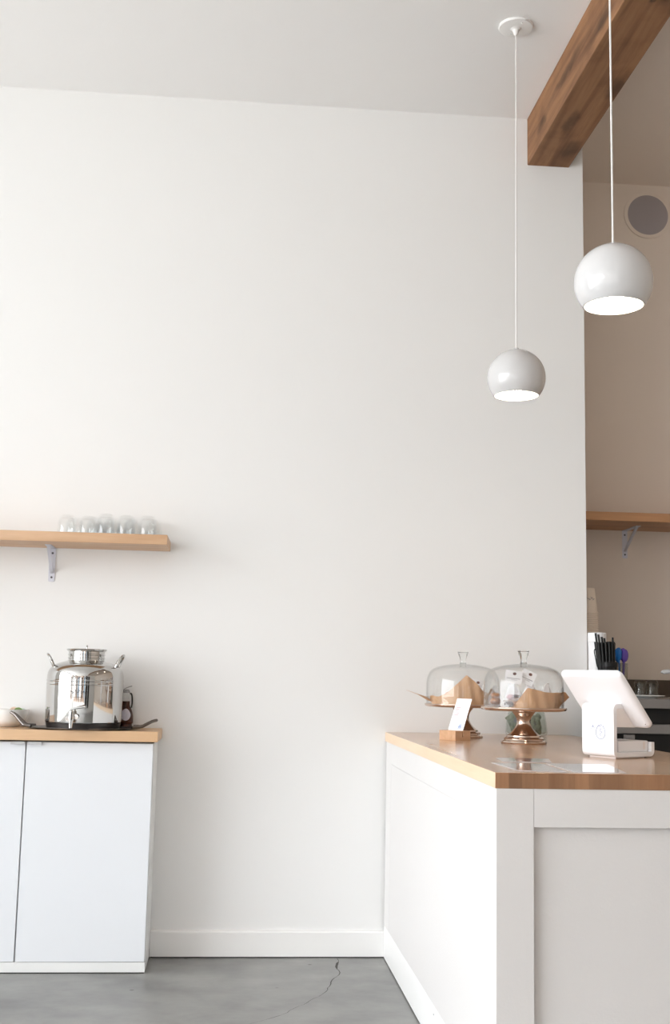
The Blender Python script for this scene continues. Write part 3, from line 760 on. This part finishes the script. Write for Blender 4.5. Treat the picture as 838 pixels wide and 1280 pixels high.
def tip(bm):
    P = [(-.118, -.03, .002), (-.150, -.040, .012), (-.190, -.045, .034), (-.236, -.048, .050), (-.188, -.020, .036), (-.150, .012, .026), (-.120, .02, .010)]
    v = [bm.verts.new((B[0]+x, B[1]+y, PZ+z+.004)) for x, y, z in P]
    bm.faces.new((v[0], v[1], v[5], v[6])); bm.faces.new((v[1], v[2], v[4], v[5])); bm.faces.new((v[2], v[3], v[4]))
paper_strip('brown kraft paper liner peaked under the rear cloche, one corner pointing left', B,
            [(-118, .02, .004), (-95, .030, .008), (-78, .034, .006), (-60, .030, .004), (-40, .044, .004), (-22, .080, .004), (-5, .116, .004), (10, .092, .004), (24, .060, .004), (38, .046, .004), (50, .066, .004), (62, .052, .006), (76, .02, .004), (90, .004, 0)], extra=tip, seed=5)

def lump(bm, x, y, z, r, seed, sq=(1, 1, .6)):
    rnd = random.Random(seed); q = bmesh.ops.create_icosphere(bm, subdivisions=3, radius=r)
    ph = [rnd.uniform(0, 6) for _ in range(3)]
    for v in q['verts']:
        n = v.co.normalized(); k = 1+.08*math.sin(n.x*5+ph[0])+.08*math.sin(n.y*6+ph[1])+.05*math.sin(n.z*7+ph[2])
        v.co = Vector((v.co.x*k*sq[0]+x, v.co.y*k*sq[1]+y, v.co.z*k*sq[2]+z))
def pouch(name, label, x, y, w, d, h, mat, rot=0, lean=0, group=None, fill=None, top=.35, seed=0):
    """a stood-up bag: wide at the plate, pinched to a pointed top"""
    t = thing(name, label, 'bag', (x, y, PZ+.0004), rot, group)
    rnd = random.Random(seed); ph = rnd.uniform(0, 6)
    bm = bmesh.new(); rings = []; N = 28; K = 12
    for k in range(K+1):
        u = k/K
        ww = w*(1-.08*u) if u < .45 else w*(.96-(u-.45)*(1-top)/.55)
        dd = d*(1 if u < .35 else max(.05, 1-(u-.35)/.62*.98))
        if u > .8: ww *= 1+.25*(u-.8)/.2
        ring = []
        for i in range(N):
            a = 2*PI*i/N; c_, s_ = math.cos(a), math.sin(a)
            px = math.copysign(abs(c_)**.6, c_)*ww/2; py = math.copysign(abs(s_)**.6, s_)*dd/2
            cr = 1+.05*math.sin(5*a+7*u+ph)+.03*math.sin(11*a-9*u)
            ring.append(bm.verts.new((px*cr+lean*u*u, py*cr, h*u*(1+.02*math.sin(3*a+ph)))))
        rings.append(ring)
    for a, b in zip(rings, rings[1:]):
        for i in range(N): bm.faces.new((a[i], a[(i+1) % N], b[(i+1) % N], b[i]))
    bm.faces.new(rings[0][::-1]); bm.faces.new(rings[-1])
    obj('wrapper', bm, mat, t, sharp=20)
    if fill:
        for j, (fx, fy, fz, fr, fm) in enumerate(fill):
            b2 = bmesh.new(); lump(b2, fx, fy, fz, fr, seed*7+j); obj('filling', b2, M[fm], t)
    return t
def swing_tag(parent, loc, rot, w, h, dotx):
    bm = box(-w/2, w/2, -.0006, .0006, -h, 0, bev=.0003, seg=1)
    c = obj('tag_card', bm, M['card'], parent, loc=loc, rot=rot)
    bm = lathe([(0, 0), (.0065, 0), (.0065, .0004), (0, .0004)], n=24)
    bmesh.ops.scale(bm, verts=bm.verts, vec=(1, .8, 1)); bmesh.ops.rotate(bm, verts=bm.verts, matrix=Matrix.Rotation(R(90), 3, 'X')); bmesh.ops.translate(bm, verts=bm.verts, vec=(dotx, -.0006, -.011))
    obj('round_mark', bm, M['ink'], c)
    bm = bmesh.new(); add_box(bm, -w*.40, w*.40, -.0010, -.0006, -h*.62, -h*.585); add_box(bm, -w*.12, w*.22, -.0010, -.0006, -h*.72, -h*.695)
    obj('printed_line', bm, M['greyink'], c)
    return c
bg1 = pouch('cookie_bag', 'clear bag of dark filled cookies with the left white tag, front cloche', F[0]-.060, F[1]-.075, .062, .05, .088, M['cello'], R(6), 0, 'tagged bags under the front cloche',
            [(-.014, 0, .016, .017, 'choc'), (.014, .004, .018, .018, 'pastry'), (-.008, 0, .040, .015, 'berry'), (.012, 0, .044, .012, 'choc')], seed=2)
swing_tag(bg1, (-.003, -.030, .135), (R(8), R(6), R(-6)), .062, .047, .002)
obj('twist', tube([(0, 0, .085), (0, -.012, .10), (-.002, -.028, .118)], .0012, n=6), M['cord'], bg1)
bg2 = pouch('cookie_bag', 'milky bag with the right white tag tilted, under the front cloche', F[0]+.002, F[1]-.065, .062, .05, .086, M['cellow'], R(-14), .006, 'tagged bags under the front cloche',
            [(-.012, 0, .018, .017, 'pastry'), (.014, 0, .018, .016, 'pastry'), (0, 0, .040, .015, 'berry')], seed=4)
swing_tag(bg2, (.008, -.028, .134), (R(10), R(24), R(8)), .052, .050, .004)
obj('twist', tube([(.004, 0, .083), (.006, -.012, .10), (.010, -.026, .116)], .0012, n=6), M['cord'], bg2)
gw = 'wrapped treats under the front cloche'
pouch('wrapped_treat', 'milky wrapped treat behind the kraft fold, left of the other wrapped treats', F[0]+.030, F[1]+.005, .066, .05, .098, M['cellow'], R(25), -.01, gw, [(0, 0, .03, .022, 'pastry')], .25, seed=6)
pouch('wrapped_treat', 'milky wrapped treat with pointed top in the middle of the front cloche', F[0]+.068, F[1]-.035, .052, .045, .090, M['cellow'], R(-8), .012, gw, [(0, 0, .03, .02, 'pastry')], .2, seed=8)
pouch('wrapped_treat', 'milky wrapped treat nearest the right side of the front cloche', F[0]+.098, F[1]+.015, .048, .040, .074, M['cellow'], R(30), 0, gw, [(0, 0, .026, .018, 'pastry')], .25, seed=9)
pouch('wrapped_treat', 'milky wrapped treat at the left edge of the front cloche', F[0]-.108, F[1]-.010, .050, .045, .078, M['cello'], R(12), 0, gw, [(0, 0, .024, .02, 'pastry'), (0, 0, .046, .015, 'pastry')], .3, seed=11)
pouch('wrapped_treat', 'clear wrapped treat at the back of the front cloche', F[0]-.020, F[1]+.065, .070, .05, .090, M['cello'], R(-10), 0, gw, [(0, 0, .028, .024, 'pastry')], .3, seed=12)
rb = pouch('cookie_bag', 'tagged bag at the right under the rear cloche', B[0]+.062, B[1]-.030, .060, .045, .080, M['cello'], R(-4), 0, None, [(-.012, 0, .018, .018, 'pastry'), (.014, 0, .02, .017, 'pastry')], seed=14)
swing_tag(rb, (-.012, -.026, .100), (R(8), R(10), R(0)), .046, .036, .004)
obj('twist', tube([(-.003, 0, .077), (-.007, -.014, .09), (-.010, -.023, .095)], .0012, n=6), M['cord'], rb)
for i, (dx, dy, r, lab) in enumerate(((-.055, -.02, .034, 'round baked bun at the left under the rear cloche'), (-.002, -.055, .034, 'round baked bun behind the kraft peak under the rear cloche'), (.005, .045, .036, 'round baked bun at the back under the rear cloche'))):
    bm = bmesh.new(); lump(bm, 0, 0, r*.68, r, 30+i, (1, 1, .68)); o = obj('baked_bun', bm, M['pastry']); o.location = (B[0]+dx, B[1]+dy, PZ+.001); tag(o, lab, 'bun', 'buns under the rear cloche')

# ---- card holder
ch = thing('card_holder', 'small light wooden block holding a white card on the bar', 'card holder', (.8573, 4.4365, WT), R(-60))
# local X runs along the slot, local Y towards the wall side
bm = bmesh.new(); hw, hd = .046, .0375
add_box(bm, -hw, hw, -hd, -.003, 0, .036, bev=.001); add_box(bm, -hw, hw, .003, hd, 0, .036, bev=.001); add_box(bm, -hw, hw, -.0035, .0035, 0, .014)
obj('block', bm, M['block'], ch)
bc = thing('price_card', 'upright white card leaning back in the wooden block', 'card', (.8573, 4.4365, WT+.0142), R(-60))
bm = box(-.0425, .0425, -.0006, .0006, 0, .150, bev=.0003, seg=1)
shr = (0, 0, 0)
c = obj('card_sheet', bm, M['card'], bc, loc=(-.006, 0, 0), rot=(R(-21), 0, 0))
bm = bmesh.new()
for j, (x0, x1, z) in enumerate(((-.030, -.006, .112), (-.032, -.010, .105), (-.032, -.012, .098), (-.034, -.008, .091), (-.034, -.010, .084))): add_box(bm, x0, x1, -.0010, -.0006, z, z+.0018)
obj('printed_line', bm, M['pinkink'], c)
bm = bmesh.new(); 
def flat(a, z): return (a, -.0010, z)
scribble(bm, .008, .026, .030, .020, 3, fn=flat, r=.0007); obj('printed_mark', bm, M['blueink'], c)

# ---- tip jar with banknotes
JX, JY = 1.246, 4.880
tj = thing('tip_jar', 'clear squarish glass jar of banknotes behind the front cake stand', 'jar', (JX, JY, WT), R(38))
def sq_shell(bm, prof, n=48, p=.42):
    rings = []
    for r, z in prof:
        ring = []
        for i in range(n):
            a = 2*PI*i/n; c_, s_ = math.cos(a), math.sin(a)
            ring.append(bm.verts.new((math.copysign(abs(c_)**p, c_)*r, math.copysign(abs(s_)**p, s_)*r, z)))
        rings.append(ring)
    for a, b in zip(rings, rings[1:]):
        for i in range(n): bm.faces.new((a[i], a[(i+1) % n], b[(i+1) % n], b[i]))
    bm.faces.new(rings[0][::-1]); bm.faces.new(rings[-1]); return bm
prof = [(.020, 0), (.058, 0), (.068, .004), (.0715, .012), (.069, .05), (.063, .095), (.052, .115), (.050, .122), (.047, .122), (.049, .113), (.0595, .094), (.0655, .05), (.0675, .016), (.060, .009), (.02, .008)]
obj('jar_glass', sq_shell(bmesh.new(), prof), M['glassd'], tj, sharp=50)
def bill(label, loc, rot, seed):
    rnd = random.Random(seed); bm = bmesh.new(); nx, ny = 16, 7; G = []
    ph = rnd.uniform(0, 6)
    for i in range(nx+1):
        col = []
        for j in range(ny+1):
            x = (i/nx-.5)*.10; y = (j/ny-.5)*.055
            z = .010*math.sin(x*75+ph)+.006*math.sin(y*90+x*40)
            col.append(bm.verts.new((x*.82, y, z)))
        G.append(col)
    for i in range(nx):
        for j in range(ny): bm.faces.new((G[i][j], G[i+1][j], G[i+1][j+1], G[i][j+1]))
    solid(bm, .0005); o = obj('banknote', bm, M['bill'], sharp=40); o.location = loc; o.rotation_euler = rot; tag(o, label, 'banknote', 'banknotes in the glass jar')
    b2 = lathe([(0, 0), (.010, 0), (.010, .0004), (0, .0004)], n=20); pm_ = obj('portrait_oval', b2, M['greyink'], o, loc=(0, 0, 0.0025+.004))
bill('crumpled green banknote against the right side of the glass jar', (JX+.030, JY-.022, WT+.052), (R(70), R(20), R(20)), 1)
bill('crumpled green banknote against the left side of the glass jar', (JX-.030, JY+.004, WT+.048), (R(80), R(-25), R(-30)), 2)
bill('folded green banknote lying low in the middle of the glass jar', (JX+.004, JY+.006, WT+.026), (R(12), R(5), R(40)), 3)
bill('crumpled green banknote pressed to the front right corner of the glass jar', (JX+.042, JY-.006, WT+.046), (R(100), R(50), R(60)), 5)
bill('crumpled green banknote pressed to the front left corner of the glass jar', (JX-.044, JY-.008, WT+.062), (R(75), R(40), R(-55)), 6)
bill('crumpled green banknote standing at the back of the glass jar', (JX+.012, JY+.028, WT+.060), (R(95), R(10), R(5)), 4)

# ---- tablet stand
tb = thing('tablet_stand', 'white tablet point of sale stand standing on the bar worktop', 'tablet stand', (1.126, 3.542, WT), R(-60))
W2 = .064
path = fillet([(.184, .048), (.184, .004), (0, .004), (0, .164), (.045, .164)], .021, 8)
poly = ribbon(path, -.015)
bm = prism(poly, 'X', -W2, W2); bevel_all(bm, .0015, 2, 40)
st = obj('stand_frame', bm, M['tablet'], tb)
obj('foot_pad', box(-W2+.012, W2-.012, .02, .150, 0, .0042, bev=.001), M['tabin'], tb)
bm = box(-W2+.008, W2-.010, .030, .166, .0188, .052, bev=.003); obj('card_reader_dock', bm, M['tablet'], tb)
obj('reader_slot', box(W2-.0112, W2-.0092, .142, .152, .026, .049), M['tabin'], tb)
# enclosure: local v runs down-and-away, n out of the back
zt, zb_ = 1.170-WT, 1.005-WT
v = Vector((0, .146, zb_-zt)); vl = v.length; v.normalize(); top = Vector((0, -.041, zt))
nb = Vector((0, v.z, -v.y))      # back normal
bm = bmesh.new(); n_ = 8
rings = []
Wc, Hc = .245, vl
for off, ins in ((0, .0005), (.003, 0), (.008, .0004), (.0125, .003), (.0155, .007), (.0170, .014)):
    pts = rounded_rect(Wc-2*ins, Hc-2*ins, max(.018-ins*.3, .004), n_)
    rings.append([bm.verts.new(top+Vector((px, 0, 0))+v*(Hc/2-py)+nb*(off-.0170+.004)) for px, py in pts])
for a, b in zip(rings, rings[1:]):
    for i in range(len(a)): bm.faces.new((a[i], a[(i+1) % len(a)], b[(i+1) % len(b)], b[i]))
bm.faces.new(rings[0][::-1]); bm.faces.new(rings[-1])
enc = obj('enclosure', bm, M['tablet'], tb, sharp=30)
bm = bmesh.new()
pts = rounded_rect(Wc-.018, Hc-.018, .006, 4); vs = [bm.verts.new(top+Vector((px, 0, 0))+v*(Hc/2-py)+nb*(-.0134)) for px, py in pts]; bm.faces.new(vs)
obj('screen', bm, M['screen'], enc)
bm = lathe([(0, 0), (.0018, 0), (.0018, .0006), (0, .0006)], n=12)
q = nb.to_track_quat('Z', 'Y').to_matrix(); bmesh.ops.rotate(bm, verts=bm.verts, matrix=q); bmesh.ops.translate(bm, verts=bm.verts, vec=top+Vector((Wc/2-.012, 0, 0))+v*(Hc-.022)+nb*.0030)
obj('lock_hole', bm, M['black'], enc)
# neck block between arm and enclosure
def onb(s, off=0): p = top+v*s+nb*off; return (p.y, p.z)
pb = onb(Hc-.004, .002); pa = onb((zt-.160)/(zt-zb_)*Hc, .002)
poly = [(.0152, pb[1]+.002), (pb[0], pb[1]), (pa[0], pa[1]), (.0152, .158)]
bm = prism(poly, 'X', -W2+.004, W2-.002); bevel_all(bm, .002, 2, 30)
obj('neck_block', bm, M['tabin'], tb)
# round emblem with leaf on the back plate (local -Y face)
bm = bmesh.new()
def ep(x, z): return (x, -.0004, z)
ov = [ep(.012+.0185*math.cos(a)*(1-.12*math.sin(a)), .078+.021*math.sin(a)) for a in [R(100+i*13) for i in range(25)]]
add_tube(bm, ov, .0011, n=6)
add_tube(bm, smooth_prof([ep(-.004, .088), ep(.004, .098), ep(.010, .093), ep(.014, .101), ep(.020, .094), ep(.028, .099)], 4), .0008, n=6)
add_tube(bm, smooth_prof([ep(.004, .086), ep(.014, .088), ep(.008, .080), ep(.018, .078), ep(.008, .070), ep(.014, .066)], 4), .0008, n=6)
add_tube(bm, smooth_prof([ep(-.026, .084), ep(-.022, .094), ep(-.018, .090), ep(-.021, .099), ep(-.012, .088)], 4), .0008, n=6)
obj('emblem', bm, M['emboss'], st)

# ================================================================== KITCHEN ALCOVE
KT = 1.0776; KY = 4.80
pc = thing('prep_counter', 'stainless steel prep counter with dark recesses along the kitchen wall', 'counter', (2.4, 5.3, 0))
KX0, KX1 = 1.5475, 4.2; KXF = 1.528
bm = bmesh.new(); add_prism(bm, [(KXF, KY), (KX1, KY), (KX1, YK-.013), (KX0, YK-.013), (KX0, YB-.004), (KXF, YB-.004)], 'Z', 1.038, KT); bevel_all(bm, .0015)
obj('steel_top', local(bm, pc), M['steel2'], pc)
obj('backsplash', local(box(KX0, KX1, YK-.012, YK-.001, 1.038, 1.158, bev=.001), pc), M['splash'], pc)
obj('drawer_front', local(box(KX0+.01, KX1-.01, KY+.03, YK-.02, .973, 1.0375), pc), M['matblack'], pc)
obj('steel_rail', local(box(KXF, KX1, KY, KY+.08, .933, .9724, bev=.002), pc), M['steel2'], pc)
obj('lower_body', local(box(KX0+.01, KX1-.01, KY+.02, YK-.02, .0, .9325), pc), M['matblack'], pc)
lt = bmesh.new(); add_box(lt, 1.6396, 1.687, KY+.008, KY+.021, .910, .929, bev=.001); add_box(lt, 1.650, 1.677, KY+.002, KY+.0085, .914, .925, bev=.001)
obj('latch', local(lt, pc), M['steel2'], pc)
# canister with cup stack
CXX, CYY = 1.577, 4.955
cn = thing('canister', 'bright white canister at the wall corner, in front of the paper cup stack', 'canister', (CXX, CYY, KT))
obj('canister_body', lathe([(0, 0), (.0365, 0), (.038, .003), (.038, .234), (0, .234)], n=48), M['canister'], cn)
obj('canister_lid', lathe([(0, .2345), (.0385, .2345), (.0395, .237), (.0395, .272), (.0375, .275), (0, .2755)], n=48), M['canister'], cn)
CX2, CY2 = 1.6185, 5.20
cn2 = thing('canister', 'white canister in shade directly under the paper cup stack', 'canister', (CX2, CY2, KT))
obj('canister_body', lathe([(0, 0), (.0365, 0), (.038, .003), (.038, .234), (0, .234)], n=48), M['canister'], cn2)
obj('canister_lid', lathe([(0, .2345), (.0385, .2345), (.0395, .237), (.0395, .272), (.0375, .275), (0, .2755)], n=48), M['canister'], cn2)
z = KT+.2760
def cup_profile(h=.115): return [(0, h), (.026, h), (.0265, h-.002), (.0275, h-.006), (.0392, .0045), (.0430, .0045), (.0436, .0015), (.0415, 0), (.0385, 0), (.0255, h-.008), (0, h-.009)]
c0 = obj('paper_cup', lathe(cup_profile(), n=40), M['papercup'])
tag(c0, 'upturned paper cup at the bottom of the kitchen stack', 'cup', 'stacked upturned paper cups')
c0.location = (CX2, CY2, z)
NC = 11
names = ['second', 'third', 'fourth', 'fifth', 'sixth', 'seventh', 'eighth', 'ninth']
for i in range(1, NC):
    c = c0.copy(); COL.objects.link(c); c.location = (CX2, CY2, z+.0095*i)
    c['label'] = 'upturned paper cup, topmost and fully visible, in the kitchen stack' if i == NC-1 else ('upturned paper cup, %s from the bottom of the kitchen stack' % (['second', 'third', 'fourth', 'fifth', 'sixth', 'seventh', 'eighth', 'ninth', 'tenth'][i-1]))
bm = bmesh.new()
def cs(a, z_): rr = .0275+(.109-z_)/.105*.0125+.0008; return (rr*math.sin(a), -rr*math.cos(a), z_)
scribble(bm, R(-30), R(25), .060, .014, 2, fn=cs, r=.0008)
topcup = [o for o in bpy.data.objects if o.name.startswith('paper_cup') and 'topmost' in o['label']][0]
obj('cup_print', bm, M['greyink'], topcup)
# straw holder
HX, HY = 1.595, 4.868
hd_ = thing('straw_holder', 'black ribbed holder packed with black straws in front of the canister', 'holder', (HX, HY, KT))
bm = lathe([(0, 0), (.030, 0), (.036, .110), (.037, .128), (.040, .130), (.040, .148), (.038, .150), (.034, .150), (.033, .11), (.028, .006), (0, .006)], n=64, fn=lambda a, z_: 1+.012*math.cos(16*a))
obj('holder_cup', bm, M['black'], hd_)
bm = tube(smooth_prof([(-.034, -.005, .120), (-.048, -.01, .128), (-.056, -.012, .160), (-.062, -.012, .190), (-.058, -.01, .202), (-.046, -.005, .203)], 5), .0022, n=8)
obj('wire_handle', bm, M['black'], hd_)
rnd = random.Random(4); s0 = None; gs = 'black straws packed level in the ribbed holder'
spots = []
for ring, cnt in ((0, 1), (.0085, 6), (.0165, 11), (.0240, 16)):
    for q_ in range(cnt):
        a = 2*PI*q_/cnt+ring*40; spots.append((ring*math.cos(a), ring*math.sin(a)))
TALL = [(-.0235, -.012, .272, 'first'), (-.014, -.017, .266, 'second'), (-.002, -.020, .256, 'third'), (.009, -.018, .251, 'fourth'), (.0235, -.008, .253, 'rightmost')]
def straw(x, y, L_, lab, grp, lean=1.0):
    global s0
    if s0 is None:
        s0 = obj('drinking_straw', lathe([(0, 0), (.0046, 0), (.0046, 1), (.0036, 1), (.0036, .96), (0, .96)], n=10), M['black']); o = s0
    else: o = s0.copy(); COL.objects.link(o)
    o.location = (HX+x, HY+y, KT+.0065); o.scale = (1, 1, L_-.0065)
    o.rotation_euler = (R(-y*150), R(x*170*lean-3.2), 0); tag(o, lab, 'straw', grp)
    return o
front = [i for i, (x, y) in enumerate(spots)]
for i, (x, y) in enumerate(spots):
    straw(x, y, rnd.uniform(.229, .236), 'one of the black straws cut level in the ribbed holder', gs)
for x, y, L_, nm in TALL:
    o = straw(x, y, L_, ('rightmost tall black straw standing out of the ribbed holder' if nm == 'rightmost' else '%s tall black straw from the left in the ribbed holder' % nm), 'taller black straws in the ribbed holder')
    o.rotation_euler = (0, R(-7 if x < .02 else -1), 0)
# cup of blue and purple spoons
UX, UY = 1.690, 4.975
cu = obj('clear_cup', lathe([(0, 0), (.022, 0), (.028, .148), (.027, .148), (.021, .003), (0, .003)], n=40), M['darkglass'], loc=(UX, UY, KT)); tag(cu, 'clear cup holding blue and purple spoons behind the tablet', 'cup')
def spoon(mat, label, x, y, h, rx, ry, rz):
    bm = bmesh.new()
    add_tube(bm, [(0, 0, 0), (0, 0, h*.5), (0, 0, h-.03)], [.0028, .0032, .0040], n=8)
    q = bmesh.ops.create_uvsphere(bm, u_segments=16, v_segments=10, radius=.019)
    for vv in q['verts']: vv.co = Vector((vv.co.x, vv.co.y*.45+(.004*(vv.co.x/.013)**2), vv.co.z*1.5+h-.015))
    o = obj('plastic_spoon', bm, mat); o.location = (x, y, KT+.0035); o.rotation_euler = (rx, ry, rz); tag(o, label, 'spoon', 'plastic spoons in the clear cup'); return o
spoon(M['blue'], 'blue plastic spoon leftmost in the clear cup', UX-.009, UY-.008, .198, R(3), R(-3), R(10))
spoon(M['blue'], 'blue plastic spoon second from the left in the clear cup', UX-.003, UY+.004, .190, R(-2), R(-2), R(30))
spoon(M['purple'], 'purple plastic spoon right of the two blue ones in the clear cup', UX+.004, UY-.006, .192, R(3), R(2), R(-10))
spoon(M['purple'], 'purple plastic spoon rightmost in the clear cup', UX+.007, UY+.004, .197, R(-2), R(3), R(20))
# saucer with two upturned glasses
SX, SY = 1.7705, 4.895
sc_ = obj('saucer', lathe([(0, 0), (.040, 0), (.044, .003), (.070, .0085), (.078, .0125), (.077, .0140), (.068, .0115), (.045, .0065), (0, .006)], n=56), M['china'], loc=(SX, SY, KT)); tag(sc_, 'white saucer under two upturned glasses on the steel counter', 'saucer')
tumbler('tumbler', 'left of the two upturned glasses on the white saucer', 'upturned glasses on the saucer', (SX-.0268, SY-.004, KT+.0066), .0262, .0215, .070, M['darkglass'])
tumbler('tumbler', 'right of the two upturned glasses on the white saucer', 'upturned glasses on the saucer', (SX+.0272, SY+.006, KT+.0066), .0262, .0215, .070, M['darkglass'])
# faucet whose spout end reaches into view at the right
fa = thing('faucet', 'pale metal spout tip reaching in above the steel counter', 'faucet', (2.14, 4.98, KT))
obj('spout', tube(smooth_prof([(0, 0, 0), (0, 0, .06), (-.01, -.01, .098), (-.05, -.02, .116), (-.20, -.03, .116), (-.266, -.03, .114), (-.275, -.03, .107)], 6), .0095, n=14), M['pull'], fa)
obj('faucet_base', lathe([(0, 0), (.026, 0), (.026, .012), (.014, .02), (0, .02)], n=28), M['steel2'], fa)
